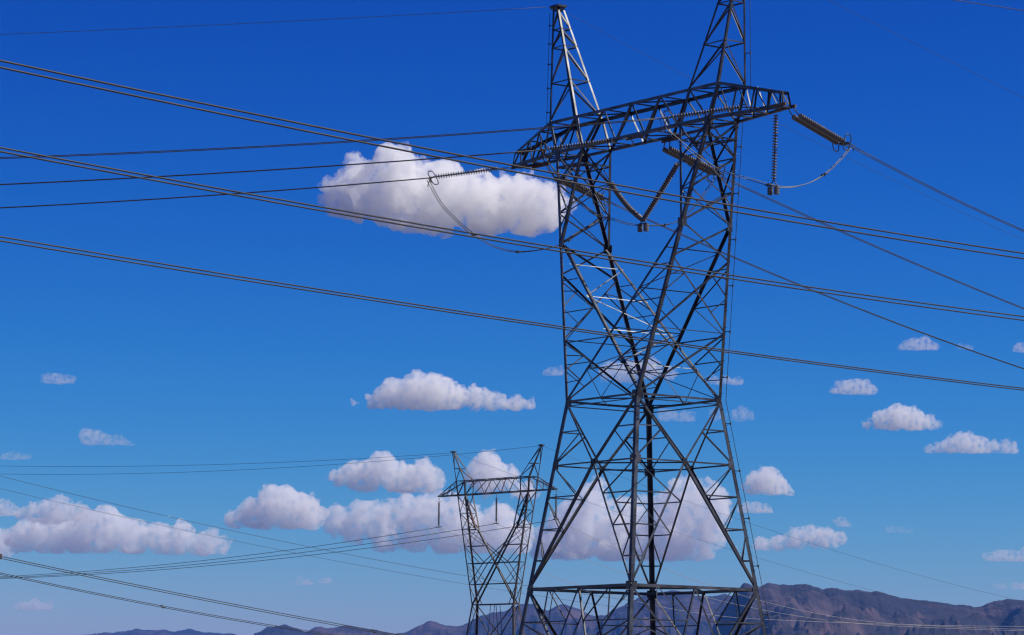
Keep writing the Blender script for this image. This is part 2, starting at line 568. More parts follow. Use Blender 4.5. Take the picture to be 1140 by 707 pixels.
def big_tower():
    P = dict(s=1.0, za=34.0 + DZ, zt=35.888 + DZ, b=0.9885, bt=0.916, ao=6.595, ai=4.186, to=7.31, ti=4.868, tipx=11.637, tipzt=34.836 + DZ,
             tipzb=33.971 + DZ, px=7.824, ptop=42.486 + DZ, pr=0.22)
    zw, zb, wx, wy, bx, by, kf, zx = 20 + DZ, 10.089 + DZ, 3.066, 2.801, 4.434, 4.188, 0.630, 16.604 + DZ
    root = empty('lattice_tower', (6.9517, 172.8426, 0), -0.9482)
    tag(root, 'large dark steel lattice tower, nearest and tallest, reaching past the top of the picture', 'tower')
    mat = M_STEEL

    def waist(k): return V((SG[k][0] * wx, SG[k][1] * wy, zw))

    def low(k, z):
        t = (z - zb) / (zw - zb)
        return V((SG[k][0] * (bx + (wx - bx) * t), SG[k][1] * (by + (wy - by) * t), z))

    def armo(k): return V((SG[k][0] * P['ao'], SG[k][1] * P['b'], P['za']))

    def topo(k): return V((SG[k][0] * P['to'], SG[k][1] * P['bt'], P['zt']))

    def armi(k): return V((-SG[k][0] * P['ai'], SG[k][1] * P['b'], P['za']))   # inner node of the column k does NOT own

    def up(k, t): return lerp(waist(k), armo(k), t)      # outer column leg, 0 waist .. 1 arm
    knee = {k: up(k, kf) for k in SG}
    # inner corner of the column that contains leg k: same side of y, nearer the middle
    def inner(k, z=None):
        a = V((SG[k][0] * P['ai'], SG[k][1] * P['b'], P['za']))
        return a

    # legs
    for k, (sx, sy) in SG.items():
        m = MB()
        m.corner(low(k, 0.0), waist(k), 0.215, (-sx, 0, 0), (0, -sy, 0))
        m.corner(waist(k), armo(k), 0.175, (-sx, 0, 0), (0, -sy, 0))
        m.corner(armo(k), topo(k), 0.16, (-sx, 0, 0), (0, -sy, 0))
        for z in (zw, zx, zb):
            p = low(k, z)
            m.plate(p + V((-sx * .22, sy * .012, 0)), (0, sy, 0), (0, 0, 1), .20, .16)
            m.plate(p + V((sx * .012, -sy * .22, 0)), (sx, 0, 0), (0, 0, 1), .20, .16)
        for t in (kf, 1.0):
            p = up(k, t)
            m.plate(p + V((-sx * .18, sy * .012, 0)), (0, sy, 0), (0, 0, 1), .20, .14)
            m.plate(p + V((sx * .012, -sy * .14, 0)), (sx, 0, 0), (0, 0, 1), .26, .16)
        m.box(low(k, 0.0) + V((0, 0, 0.0)), (.45, 0, 0), (0, .45, 0), (0, 0, .22))
        leg = m.build('leg', mat, root)
        if k in 'FR':
            sb = MB()
            sb.lathe((0, 0, -.09), (0, 0, 1), [(0, .012), (.165, .012), (.166, .022), (.18, .022)], 6, False)
            bolt = sb.mesh('step_bolt', M_FIT)
            z = 1.5
            i = 0
            while z < P['za'] and i < 96:
                p = low(k, z) if z < zw else up(k, (z - zw) / (P['za'] - zw))
                so = link('step_bolt', bolt, leg)
                if i % 2:
                    so.location = p + V((-sx * .09, sy * .09, 0))
                    so.rotation_euler = V((0, sy, 0)).to_track_quat('Z', 'Y').to_euler()
                else:
                    so.location = p + V((sx * .09, -sy * .09, 0))
                    so.rotation_euler = V((sx, 0, 0)).to_track_quat('Z', 'Y').to_euler()
                z += 0.42
                i += 1
    # inner column legs run from the crossarm down to the knee on the outer legs
    for k, (sx, sy) in SG.items():
        m = MB()
        a, b_ = inner(k), knee[k] + V((-sx * .16, 0, 0))
        m.corner(b_, a, 0.145, (sx, 0, 0), (0, -sy, 0))
        m.corner(a, V((sx * P['ti'], sy * P['bt'], P['zt'])), 0.13, (sx, 0, 0), (0, -sy, 0))
        m.build('inner_leg', mat, root)
    # crossing main braces: knee -> opposite waist corner in the same face
    opp = {'L': 'F', 'F': 'L', 'R': 'B', 'B': 'R'}
    for k, (sx, sy) in SG.items():
        m = MB()
        o = opp[k]
        a = knee[k] + V((-sx * .10, 0, -.10))
        b_ = waist(o) + V((sx * .10, 0, .10))
        m.angle(a, b_, 0.16, (0, sy, 0), (sx > 0) != (sy > 0), 0.02 if sx > 0 else 0.19)
        m.build('cross_brace', mat, root)

    # column lacing
    zk = knee['L'].z
    for c, col in ((-1, ('L', 'B')), (1, ('F', 'R'))):
        m = MB()
        n = (c, 0, 0)
        ts = [1 - (1 - kf) * i / 3.0 for i in range(4)]
        A = [up(col[0], t) for t in ts]
        B = [up(col[1], t) for t in ts]
        for i in range(3):
            xpanel(m, A[i], B[i], A[i + 1], B[i + 1], n, 0.105)
        # inner face
        A2 = [lerp(inner(col[0]), knee[col[0]], i / 3.0) for i in range(4)]
        B2 = [lerp(inner(col[1]), knee[col[1]], i / 3.0) for i in range(4)]
        for i in range(3):
            m.angle(A2[i], B2[i + 1], 0.065, n)
            m.angle(B2[i], A2[i + 1], 0.065, n)
        # side faces
        for q in (0, 1):
            O = [up(col[q], t) for t in ts]
            I = [A2, B2][q]
            s = SG[col[q]][1]
            for i in (1, 2):
                m.angle(O[i], I[i], 0.07, (0, s, 0))
            m.angle(I[0], O[1], 0.085, (0, s, 0))
            m.angle(O[0], I[1], 0.085, (0, s, 0))
            m.angle(O[1], I[2], 0.075, (0, s, 0))
            m.angle(I[2], lerp(O[2], O[3], .5), 0.06, (0, s, 0))
        m.build('column_lacing', mat, root)
        # diaphragm under the crossarm, with the hanger node of the V string
        m = MB()
        zd = P['za'] - 0.85
        td = (zd - zw) / (P['za'] - zw)
        ti_ = 0.85 / (P['za'] - zk)
        O = [up(col[0], td), up(col[1], td)]
        I = [lerp(inner(col[0]), knee[col[0]], ti_), lerp(inner(col[1]), knee[col[1]], ti_)]
        for a, b_ in ((O[0], O[1]), (I[0], I[1]), (O[0], I[0]), (O[1], I[1]), (O[0], lerp(I[0], I[1], .5)), (O[1], lerp(I[0], I[1], .5)),
                      (lerp(O[0], I[0], .5), lerp(I[0], I[1], .5)), (lerp(O[1], I[1], .5), lerp(I[0], I[1], .5))):
            m.angle(a, b_, 0.08, (0, 0, -1))
        mid = lerp(I[0], I[1], .5)
        for b_ in (inner(col[0]), inner(col[1])):
            m.angle(mid, b_, 0.07, (c, 0, 0))
        m.plate(mid, (c, 0, 0), (0, 0, 1), .17, .17, .02)
        m.build('diaphragm', mat, root)

    # between knee and waist: outer faces
    tz = [kf, 7.04 / 14 , 3.4 / 14, 0.0]
    for (a, b_, n) in (('F', 'R', (1, 0, 0)), ('B', 'L', (-1, 0, 0))):
        m = MB()
        for i in range(3):
            xpanel(m, up(a, tz[i]), up(b_, tz[i]), up(a, tz[i + 1]), up(b_, tz[i + 1]), n, 0.105, 0.0 if i == 0 else 0.055)
        m.angle(up(a, tz[2]), up(b_, tz[2]), 0.05, n)
        m.build('body_lacing', mat, root)
    # front and back faces: redundants between legs and the crossing braces
    for s, (l, r) in ((-1, ('L', 'F')), (1, ('B', 'R'))):
        m = MB()
        n = (0, s, 0)
        C = None
        xk = knee[l].x
        t = abs(xk) / (abs(xk) + wx)
        C = lerp(knee[l], waist(r), t)
        for k, o in ((l, r), (r, l)):
            up_b = lambda q: lerp(knee[k], waist(o), t * q)          # knee (0) .. crossing (1)
            lo_b = lambda q: lerp(waist(k), knee[o], (1 - t) * q)    # waist (0) .. crossing (1)
            tc = kf * (1 - (knee[k].z - C.z) / (knee[k].z - zw))
            leg = lambda q: up(k, kf * q)
            Q = 1 - (knee[k].z - C.z) / (knee[k].z - zw)
            m.angle(leg(Q), C, 0.07, n)
            m.angle(leg(Q + (1 - Q) * .62), up_b(.38), 0.06, n)
            m.angle(leg(Q + (1 - Q) * .62), up_b(.70), 0.055, n)
            m.angle(leg(Q + (1 - Q) * .30), up_b(.70), 0.06, n)
            m.angle(leg(Q), up_b(.70), 0.06, n)
            m.angle(leg(Q), lo_b(.62), 0.06, n)
            m.angle(leg(Q * .62), lo_b(.62), 0.06, n)
            m.angle(leg(Q * .62), lo_b(.34), 0.055, n)
            m.angle(leg(Q * .32), lo_b(.34), 0.055, n)
        # between the crossing and the waist ring
        m.angle(lerp(waist(l), C, .5), lerp(waist(r), C, .5), 0.055, n)
        m.angle(lerp(waist(l), waist(r), .5), lerp(waist(l), C, .5), 0.055, n)
        m.angle(lerp(waist(l), waist(r), .5), lerp(waist(r), C, .5), 0.055, n)
        m.build('body_lacing', mat, root)
    # lacing tying the front and back cross braces to each other
    m = MB()
    for (a, b_, ao_, bo_) in (('L', 'B', 'F', 'R'), ('F', 'R', 'L', 'B')):
        A = [lerp(knee[a], waist(ao_), q) for q in (.14, .36, .58, .80, 1.0)]
        B = [lerp(knee[b_], waist(bo_), q) for q in (.14, .36, .58, .80, 1.0)]
        n = (1 if a == 'L' else -1, 0, .6)
        for i in range(4):
            m.angle(A[i], B[i], 0.05, n)
            if i % 2:
                m.angle(A[i], B[i + 1], 0.06, n)
            else:
                m.angle(B[i], A[i + 1], 0.06, n)
    m.build('body_lacing', mat, root)

    # waist ring
    m = MB()
    for a, b_, n in FACES:
        m.angle(waist(a), waist(b_), 0.12, n)
        m.angle(waist(a) + V((0, 0, -.24)), waist(b_) + V((0, 0, -.24)), 0.06, n)
    mids = [lerp(waist(a), waist(b_), .5) for a, b_, n in FACES]
    for i in range(4):
        m.angle(mids[i], mids[(i + 1) % 4], 0.07, (0, 0, 1))
    m.build('waist_frame', mat, root)

    # lower body: broken X on each face, meeting at a node ring
    nodes = {('L', 'F'): V((0, -3.307, zx)), ('F', 'R'): V((3.53, 0, zx)), ('R', 'B'): V((0, 3.307, zx)), ('B', 'L'): V((-3.53, 0, zx))}
    belt = {k: low(k, zb) for k in SG}
    for a, b_, n in FACES:
        N = nodes[(a, b_)]
        for k, o in ((a, b_), (b_, a)):
            m = MB()
            m.angle(waist(k), N, 0.125, n, k == a)
            m.angle(N, belt[o], 0.145, n, k == a)
            m.plate(N, n, (0, 0, 1), .17, .14, .02)
            m.build('diagonal', mat, root)
        m = MB()
        for k in (a, b_):
            lx = low(k, zx)
            m.angle(lx, N, 0.085, n)
            m.angle(lx + V((0, 0, .0)), lerp(waist(k), N, .52), 0.085, n)
            m.angle(low(k, zx + (zw - zx) * .52), lerp(N, waist(k), .52), 0.07, n)
            fr = (.26, .52, .77)
            prev = lx
            for i, q in enumerate(fr):
                p = low(k, zx + (zb - zx) * q)
                dq = lerp(N, belt[k], q)
                m.angle(p, dq, 0.075, n)
                m.angle(prev, dq, 0.06, n)
                prev = p
        m.build('body_lacing', mat, root)
    m = MB()
    ring = [nodes[('L', 'F')], nodes[('F', 'R')], nodes[('R', 'B')], nodes[('B', 'L')]]
    for i in range(4):
        m.angle(ring[i], ring[(i + 1) % 4], 0.08, (0, 0, 1))
    m.build('diaphragm', mat, root)

    # belt and leg extensions
    m = MB()
    for a, b_, n in FACES:
        m.angle(belt[a], belt[b_], 0.17, n)
        md = lerp(belt[a], belt[b_], .5)
    mids = [lerp(belt[a], belt[b_], .5) for a, b_, n in FACES]
    for i in range(4):
        m.angle(mids[i], mids[(i + 1) % 4], 0.10, (0, 0, 1))
        k = FACES[i][1]
        q0, q1 = lerp(belt[k], mids[i], .5), lerp(belt[k], mids[(i + 1) % 4], .5)
        m.angle(q0, q1, 0.075, (0, 0, 1))
    m.build('belt_frame', mat, root)
    zv, zh = 5.35 + DZ, 8.35 + DZ
    for a, b_, n in FACES:
        c = lerp(low(a, zv), low(b_, zv), .5)
        m = MB()
        m.angle(belt[a], c, 0.13, n)
        m.build('diagonal', mat, root)
        m = MB()
        m.angle(belt[b_], c, 0.13, n, True)
        m.build('diagonal', mat, root)
        m = MB()
        th = (zb - zh) / (zb - zv)
        md = lerp(belt[a], belt[b_], .5)
        for k in (a, b_):
            m.angle(low(k, zh), lerp(belt[k], c, th), 0.075, n)
            m.angle(low(k, zh), lerp(belt[k], c, th * 1.62), 0.07, n)
            m.angle(low(k, zv + .6), lerp(belt[k], c, th * 1.62), 0.07, n)
            v1 = lerp(belt[k], c, th)
            meet = lerp(belt[k], c, .69)
            l1 = lerp(md, meet, th / .69)
            m.angle(md, meet, 0.10, n, k == a)
            m.angle(lerp(belt[k], md, .40), v1, 0.06, n)
            m.angle(lerp(belt[k], md, .40), l1, 0.06, n)
            m.angle(v1, l1, 0.065, n)
        for k, o in ((a, b_), (b_, a)):
            m.angle(c, low(k, 0.15), 0.11, n)
        m.angle(low(a, zv), low(b_, zv), 0.10, n)
        m.build('body_lacing', mat, root)

    bot, top = crossarm(root, P, mat)
    lv = (0.33, 0.64, 0.80, 0.975)
    pl = peak(root, P, -1, mat, lv, 1.0)
    pr = peak(root, P, 1, mat, lv, 1.0)

    # rusty strain plates under the crossarm
    for c_, hx, hy in (((10.75, -.36, 34.12), 1.15, .06), ((11.2, .30, 34.06), .75, 0), ((0.45, -.98, 33.93), .75, 0), ((1.0, .99, 33.93), .75, 0),
                       ((-10.9, -.36, 33.93), .7, 0), ((-9.9, .42, 33.93), .8, 0)):
        m = MB()
        m.box((c_[0], c_[1], c_[2] + DZ), (hx, hy, 0), (0, .05, 0), (0, 0, .075))
        m.build('strain_plate', M_RUST, root)

    # climbing safety cables on stand-offs
    m = MB()
    o = V((.17, .17, 0))
    path = [low('R', 1.2) + o, low('R', zb) + o, waist('R') + o, up('R', .5) + o, armo('R') + o, topo('R') + o, pr('R', .5) + o, pr('R', .98) + o]
    m.tube(path, 0.016, 5)
    i = 0
    for a, b_ in zip(path, path[1:]):
        L = (b_ - a).length
        for q in range(max(1, int(L / 2.2))):
            p = lerp(a, b_, (q + .5) / max(1, int(L / 2.2)))
            m.box(p - o * .5, o * .62, (-.015, .015, 0), (0, 0, .02))
            m.box(p, (.035, 0, 0), (0, .035, 0), (0, 0, .06))
    m.build('safety_cable', M_CABLE, root)
    m = MB()
    o = V((-.11, -.11, 0))
    path = [pl('L', -.02) + o, pl('L', .3) + o, pl('L', .65) + o, pl('L', .96) + o]
    m.tube(path, 0.014, 5)
    for q in (.08, .29, .50, .68, .84):
        p = pl('L', q) + o
        m.box(p - o * .5, o * .62, (-.015, .015, 0), (0, 0, .02))
        m.box(p, (.03, 0, 0), (0, .03, 0), (0, 0, .05))
    m.build('safety_cable', M_CABLE, root)
    return root


def far_tower():
    P = dict(s=0.68, za=31.887 + DZ, zt=33.731 + DZ, b=.708, bt=.80, ao=6.482, ai=5.0, to=6.664, ti=5.03, tipx=10.63, tipzt=32.05 + DZ, tipzb=31.887 + DZ,
             px=8.02, ptop=37.476 + DZ, pr=.14)
    root = empty('lattice_tower', (-1.706, 412.0, 0), -0.808)
    tag(root, 'small far lattice tower with three hanging insulators, behind the legs of the large tower', 'tower')
    mat = M_STEEL_FAR
    zw, wx, wy, kz = 18.04 + DZ, 3.81, .50, 27.49 + DZ
    w = 1.2

    def waist(k): return V((SG[k][0] * wx, SG[k][1] * wy, zw))
    def armo(k): return V((SG[k][0] * P['ao'], SG[k][1] * P['b'], P['za']))
    def armi(k): return V((SG[k][0] * P['ai'], SG[k][1] * P['b'], P['za']))
    def up(k, z): return lerp(waist(k), armo(k), (z - zw) / (P['za'] - zw))
    knee = {k: V((SG[k][0] * 3.34, SG[k][1] * .34, kz)) for k in SG}

    def low(k, z):
        t = zw - z
        return V((SG[k][0] * (wx + .135 * t), SG[k][1] * (wy + .11 * t), z))
    opp = {'L': 'F', 'F': 'L', 'R': 'B', 'B': 'R'}
    for k, (sx, sy) in SG.items():
        m = MB()
        f = ((-sx, 0, 0), (0, -sy, 0))
        m.corner(low(k, 0), waist(k), .20 * w, *f)
        m.corner(waist(k), armo(k), .15 * w, *f)
        m.corner(armo(k), (sx * P['to'], sy * P['bt'], P['zt']), .15 * w, *f)
        m.box(low(k, 0), (.4, 0, 0), (0, .4, 0), (0, 0, .2))
        m.build('leg', mat, root)
        m = MB()
        m.corner(knee[k], armi(k), .17 * w, (sx, 0, 0), (0, -sy, 0))
        m.corner(armi(k), (sx * P['ti'], sy * P['bt'], P['zt']), .13 * w, (sx, 0, 0), (0, -sy, 0))
        m.angle(knee[k], waist(opp[k]), .15 * w, (0, sy, 0), False, .03 if sx > 0 else .3)
        m.build('inner_leg', mat, root)
    for s, (l, r) in ((-1, ('L', 'F')), (1, ('B', 'R'))):
        m = MB()
        n = (0, s, 0)
        for k in (l, r):
            o = opp[k]
            z1, z2 = 29.9 + DZ, 28.9 + DZ
            I = lambda z: lerp(armi(k), knee[k], (P['za'] - z) / (P['za'] - kz))
            D = lambda z: lerp(knee[k], waist(o), (kz - z) / (kz - zw))        # own cross brace
            E = lambda z: lerp(waist(k), knee[o], (z - zw) / (kz - zw))        # the other one
            zm = 29.6 + DZ
            m.angle(up(k, zm), I(zm), .07 * w, n)
            m.angle(up(k, P['za']), I(zm), .08 * w, n)
            m.angle(armi(k), up(k, zm), .06 * w, n)
            m.angle(up(k, zm), knee[k], .08 * w, n)
            m.angle(I(zm), up(k, kz), .06 * w, n)
            m.angle(up(k, kz), knee[k], .08 * w, n)
            za_, zb_, zc_ = 25.4 + DZ, 23.2 + DZ, 20.6 + DZ
            m.angle(up(k, za_), D(za_), .07 * w, n)
            m.angle(up(k, kz), D(za_), .05 * w, n)
            m.angle(up(k, za_), knee[k], .06 * w, n)
            m.angle(up(k, zb_), lerp(knee[k], waist(o), .45), .09 * w, n)
            m.angle(up(k, za_), lerp(D(zb_), up(k, zb_), .5), .07 * w, n)
            # curved hip brace
            a = D(za_ + .3)
            b_ = lerp(up(k, zb_), D(zb_), .62)
            m.angle(lerp(knee[o], waist(k), .18), lerp(up(k, zb_), lerp(knee[k], waist(o), .45), .62), .075 * w, n)
            m.angle(lerp(up(k, zb_), lerp(knee[k], waist(o), .45), .62), up(k, zc_), .075 * w, n)
            m.angle(up(k, zc_), E(zc_), .09 * w, n)
            m.angle(up(k, zb_), E(zc_), .05 * w, n)
            m.angle(up(k, zc_), lerp(waist(k), waist(r if k == l else l), 0.12), .07 * w, n)
        m.angle(waist(l), waist(r), .13 * w, n)
        m.angle(up(l, 20.6 + DZ), up(r, 20.6 + DZ), .07 * w, n)
        z3 = 12.6 + DZ
        m.angle(waist(l), low(r, z3 - 3.6), .09 * w, n)
        m.angle(waist(r), low(l, z3 - 3.6), .09 * w, n)
        m.angle(low(l, z3 + 1.0), low(r, z3 + 1.0), .08 * w, n)
        for q in (-.35, .35):
            m.angle((q, s * wy, zw), (q, s * (wy + .45), z3 + 1.0), .05 * w, n)
        m.angle(low(l, z3 - 3.6), low(r, z3 - 3.6), .08 * w, n)
        m.angle(low(l, z3 - 3.6), low(r, 0.3), .09 * w, n)
        m.angle(low(r, z3 - 3.6), low(l, 0.3), .09 * w, n)
        m.build('body_lacing', mat, root)
    for a, b_ in (('F', 'R'), ('L', 'B')):
        m = MB()
        n = (SG[a][0], 0, 0)
        zs = [31.887, 29.6, 27.49, 25.4, 23.2, 20.6, 18.04]
        for z0, z1 in zip(zs, zs[1:]):
            m.angle(up(a, z0 + DZ), up(b_, z1 + DZ), .05 * w, n)
            m.angle(up(b_, z1 + DZ), up(a, z1 + DZ), .05 * w, n)
        m.angle(waist(a), waist(b_), .1 * w, n)
        zs = [18.04, 13.6, 9.0, 4.6]
        for z0, z1 in zip(zs, zs[1:]):
            xpanel(m, low(a, z0 + DZ), low(b_, z0 + DZ), low(a, z1 + DZ), low(b_, z1 + DZ), n, .06 * w)
        m.build('column_lacing', mat, root)
    crossarm(root, P, mat)
    peak(root, P, -1, mat, (.42, .975), .95)
    peak(root, P, 1, mat, (.42, .975), .95)
    return root


big_tower()
far_tower()


# ------------------------------------------------------------------ insulators
DISC = None


def disc_mesh():
    """one cap-and-pin disc, axis along +Z, 0.135 long"""
    global DISC
    if DISC is None:
        m = MB()
        m.lathe((0, 0, 0), (0, 0, 1), [(0.0, .030), (.036, .045), (.042, .070), (.048, .128), (.058, .146), (.086, .146), (.090, .070), (.096, .034), (.135, .030)], 14)
        DISC = m.mesh('disc', M_DISC)
    return DISC


def P3(t):
    return V((t[0], t[1], t[2] + DZ))


def chain(root, pts, n, base, core=0.022):
    """n discs threaded along a polyline, as parts of root"""
    pts = [V(p) for p in pts]
    seg = [(b - a).length for a, b in zip(pts, pts[1:])]
    tot = sum(seg)
    m = MB()
    m.tube([p - base for p in pts], core, 6)
    m.build('core_rod', M_FIT, root)
    s = tot / n
    for i in range(n):
        d0 = i * s
        k = 0
        while k < len(seg) - 1 and d0 > seg[k]:
            d0 -= seg[k]
            k += 1
        d = (pts[k + 1] - pts[k]).normalized()
        o = link('disc', disc_mesh(), root)
        o.rotation_mode = 'QUATERNION'
        o.rotation_quaternion = d.to_track_quat('Z', 'Y')
        o.location = pts[k] + d * d0 - base
        o.scale = (1, 1, min(1.25, s / 0.135))


def racetrack(m, c, u, v, a, b, r=0.028):
    c, u, v = V(c), V(u), V(v)
    pts = []
    for i in range(20):
        q = 2 * math.pi * i / 20
        x, y = math.cos(q), math.sin(q)
        x = math.copysign(abs(x) ** .6, x)
        y = math.copysign(abs(y) ** .6, y)
        pts.append(c + u * (a * x) + v * (b * y))
    m.tube(pts, r, 6, True)


def strain_set(A, S, E_, Y, twin, label, n=23):
    """strain insulator set: link plates at A, discs from S to E_, yoke with corona ring, wire clamp at Y"""
    A, S, E_, Y = P3(A), P3(S), P3(E_), P3(Y)
    root = empty('strain_insulator', A)
    tag(root, label, 'insulator', 'strain insulator sets on the large tower')
    d = (E_ - S).normalized()
    side = d.cross(V((0, 0, 1))).normalized()
    upv = side.cross(d).normalized()
    offs = (-.21, .21) if twin else (0.0,)
    m = MB()
    for o in offs:
        m.tube([A + side * o * .8 - A, S + side * o - A], 0.03, 6)
    m.build('link_rod', M_FIT, root)
    for o in offs:
        if twin:
            st = link('insulator_string', None, root)
            st.location = (0, 0, 0)
            chain(st, [S + side * o, E_ + side * o], n, A)
        else:
            chain(root, [S, E_], n + 2, A, .045)
    m = MB()
    c = lerp(E_, Y, .35) - A
    m.box(c, d * .10, side * (.30 if twin else .10), upv * .03)
    for o in (-.19, .19):
        m.tube([c + side * (o if twin else o * .6), Y + side * o * .9 - A], .032, 6)
        m.tube([Y + side * o * .9 - A, Y + side * o * .9 - A - upv * .12 - d * .08, Y + side * o * .9 - A - upv * .30 - d * .05], .026, 6)
    m.build('yoke', M_FIT, root)
    m = MB()
    if twin:
        racetrack(m, E_ - A + side * .36 + d * .06, d, (upv + side * .15).normalized(), .26, .42)
        racetrack(m, E_ - A - side * .36 + d * .06, d, (upv - side * .15).normalized(), .26, .42)
    else:
        racetrack(m, E_ - A + d * .12 - upv * .04, (d * .75 + side * .65).normalized(), (upv + d * .35).normalized(), .20, .42)
        m.tube([E_ - A + d * .2, E_ - A + d * .42 - upv * .28, E_ - A + d * .50 - upv * .52], .03, 6)
    m.build('corona_ring', M_FIT, root)
    return root, side


strain_set((12.66, 164.27, 34.12), (11.404, 164.094, 34.109), (7.96, 163.747, 33.506), (7.687, 163.72, 33.456), False,
           'long insulator pointing left from the crossarm\'s right half, uppermost of the left-pointing ones')
strain_set((6.256, 172.097, 33.93), (5.209, 171.992, 33.764), (1.796, 171.649, 33.2), (1.426, 171.612, 33.117), False,
           'strain insulator pointing left in front of the tower\'s left column, under the left peak')
strain_set((0.176, 181.766, 33.93), (-0.888, 181.659, 33.829), (-4.36, 181.31, 33.267), (-4.683, 181.278, 33.197), False,
           'strain insulator seen against the white cloud, beyond the left end of the crossarm')
strain_set((13.95, 163.56, 33.98), (14.25, 163.92, 33.645), (16.764, 166.616, 32.818), (17.412, 167.31, 32.738), True,
           'double strain insulator sloping down beyond the right tip of the crossarm against plain blue sky')
strain_set((8.16, 172.42, 33.90), (8.1, 172.348, 33.389), (10.858, 175.306, 32.639), (11.222, 175.697, 32.537), True,
           'double strain insulator sloping down through the right column of the large tower')
strain_set((1.95, 180.98, 33.90), (2.476, 181.557, 33.304), (4.908, 184.166, 32.659), (5.382, 184.673, 32.54), True,
           'double strain insulator sloping down through the left column of the large tower')


def weights(root, c, side):
    for o in (-.20, .20):
        m = MB()
        prof = [(0, .03), (.03, .03)]
        z = .04
        for i in range(3):
            prof += [(z, .14), (z + .115, .14), (z + .117, .11), (z + .132, .11)]
            z += .134
        prof += [(z, .03)]
        m.lathe(V(c) + side * o + V((0, 0, .06)), (0, 0, -1), prof, 14, False)
        m.build('weight', M_WEIGHT, root)


SIDE = V((0.73, -0.60, -.0)).normalized()
# hanging string at the right tip
a, b, c = P3((13.25, 164.23, 33.9)), P3((13.143, 164.232, 30.446)), P3((13.12, 164.232, 30.13))
root = empty('hanging_insulator', a)
tag(root, 'vertical insulator string hanging from the right tip of the crossarm with two round weights', 'insulator')
chain(root, [a + V((0, 0, -.12)), b], 23, a)
m = MB()
m.tube([b - a, c - a + SIDE * .2, c - a + SIDE * .2 + V((0, 0, -.1))], .028)
m.tube([b - a, c - a - SIDE * .2, c - a - SIDE * .2 + V((0, 0, -.1))], .028)
m.tube([c - a + SIDE * .26, c - a - SIDE * .26], .028)
m.build('hanger', M_FIT, root)
weights(root, c - a + V((0, 0, -.08)), SIDE)
# V string in the window
va, vb, vc = P3((5.271, 176.092, 32.147)), P3((8.573, 169.593, 32.148)), P3((6.902, 172.843, 29.60))
n1, n2 = P3((4.73, 175.93, 33.1)), P3((9.17, 169.75, 33.1))
root = empty('v_string_insulator', vc)
tag(root, 'V-shaped pair of insulator strings meeting at two weights in the open window of the tower', 'insulator')
for p, nn_, sag in ((va, n1, .26), (vb, n2, .04)):
    st = link('insulator_string', None, root)
    st.location = (0, 0, 0)
    pts = []
    for i in range(9):
        t = i / 8
        q = lerp(p, vc + V((0, 0, .05)), t)
        q.z -= sag * 4 * t * (1 - t) * .8
        pts.append(q)
    chain(st, pts, 27, vc)
    m = MB()
    m.tube([nn_ - vc, p - vc], .026)
    m.build('link_rod', M_FIT, st)
m = MB()
cc = V((0, 0, -.14))
m.tube([V((0, 0, .04)), cc + SIDE * .2, cc + SIDE * .2 + V((0, 0, -.1))], .028)
m.tube([V((0, 0, .04)), cc - SIDE * .2, cc - SIDE * .2 + V((0, 0, -.1))], .028)
m.tube([cc + SIDE * .26, cc - SIDE * .26], .028)
m.build('hanger', M_FIT, root)
weights(root, cc + V((0, 0, -.06)), SIDE)

# suspension strings of the far tower
for (x, y, z0), (x1, y1, z1), lab in (((-9.052, 419.682, 31.887), (-9.052, 419.682, 28.044), 'insulator hanging from the left end of the far tower\'s crossarm'),
                                     ((-1.706, 412.0, 31.887), (-1.706, 412.0, 28.107), 'insulator hanging from the middle of the far tower\'s crossarm'),
                                     ((5.64, 404.318, 31.887), (5.64, 404.318, 28.207), 'insulator under the right end of the far tower\'s crossarm, behind the large tower\'s leg')):
    A = P3((x, y, z0))
    B = P3((x1, y1, z1))
    root = empty('hanging_insulator', A)
    tag(root, lab, 'insulator', 'insulators hanging from the far tower')
    chain(root, [A + V((0, 0, -.75)), B + V((0, 0, .25))], 22, A, .085)
    m = MB()
    m.tube([V((0, 0, 0)), V((0, 0, -.76))], .035)
    m.tube([B - A + V((0, 0, .26)), B - A], .05)
    m.tube([B - A + V((-.38, .2, .06)), B - A + V((0, 0, .0)), B - A + V((.38, -.2, .06))], .05)
    m.tube([V((-.34, .25, -.55)), V((0, 0, -.72)), V((.34, -.25, -.55))], .02)
    m.build('clamp', M_FIT, root)


# ------------------------------------------------------------------ wires
def span(p0, dr, k, t0, t1, off=0.0, zo=0.0, n=None):
    """sagging wire: height k0 t^2 + k1 t + k2 along direction dr from p0"""
    n = n or max(12, int((t1 - t0) / 2.5))
    nx, ny = -dr[1], dr[0]
    out = []
    for i in range(n + 1):
        t = t0 + (t1 - t0) * i / n
        z = k[0] * t * t + k[1] * t + k[2]
        if len(k) > 3 and t > -k[1] / (2 * k[0]):     # a long span: flatter beyond its low point
            tv = -k[1] / (2 * k[0])
            z = k[2] - k[1] ** 2 / (4 * k[0]) + k[3] * (t - tv) ** 2
        out.append(V((p0[0] + dr[0] * t + nx * off, p0[1] + dr[1] * t + ny * off, z + zo + DZ)))
    return out


def wire(name, pts, r, label, group, cat='wire', mat=None):
    m = MB()
    o0 = pts[0]
    m.tube([p - o0 for p in pts], r, 6)
    o = m.build(name, mat or M_WIRE)
    o.location = o0
    tag(o, label, cat, group)
    return o


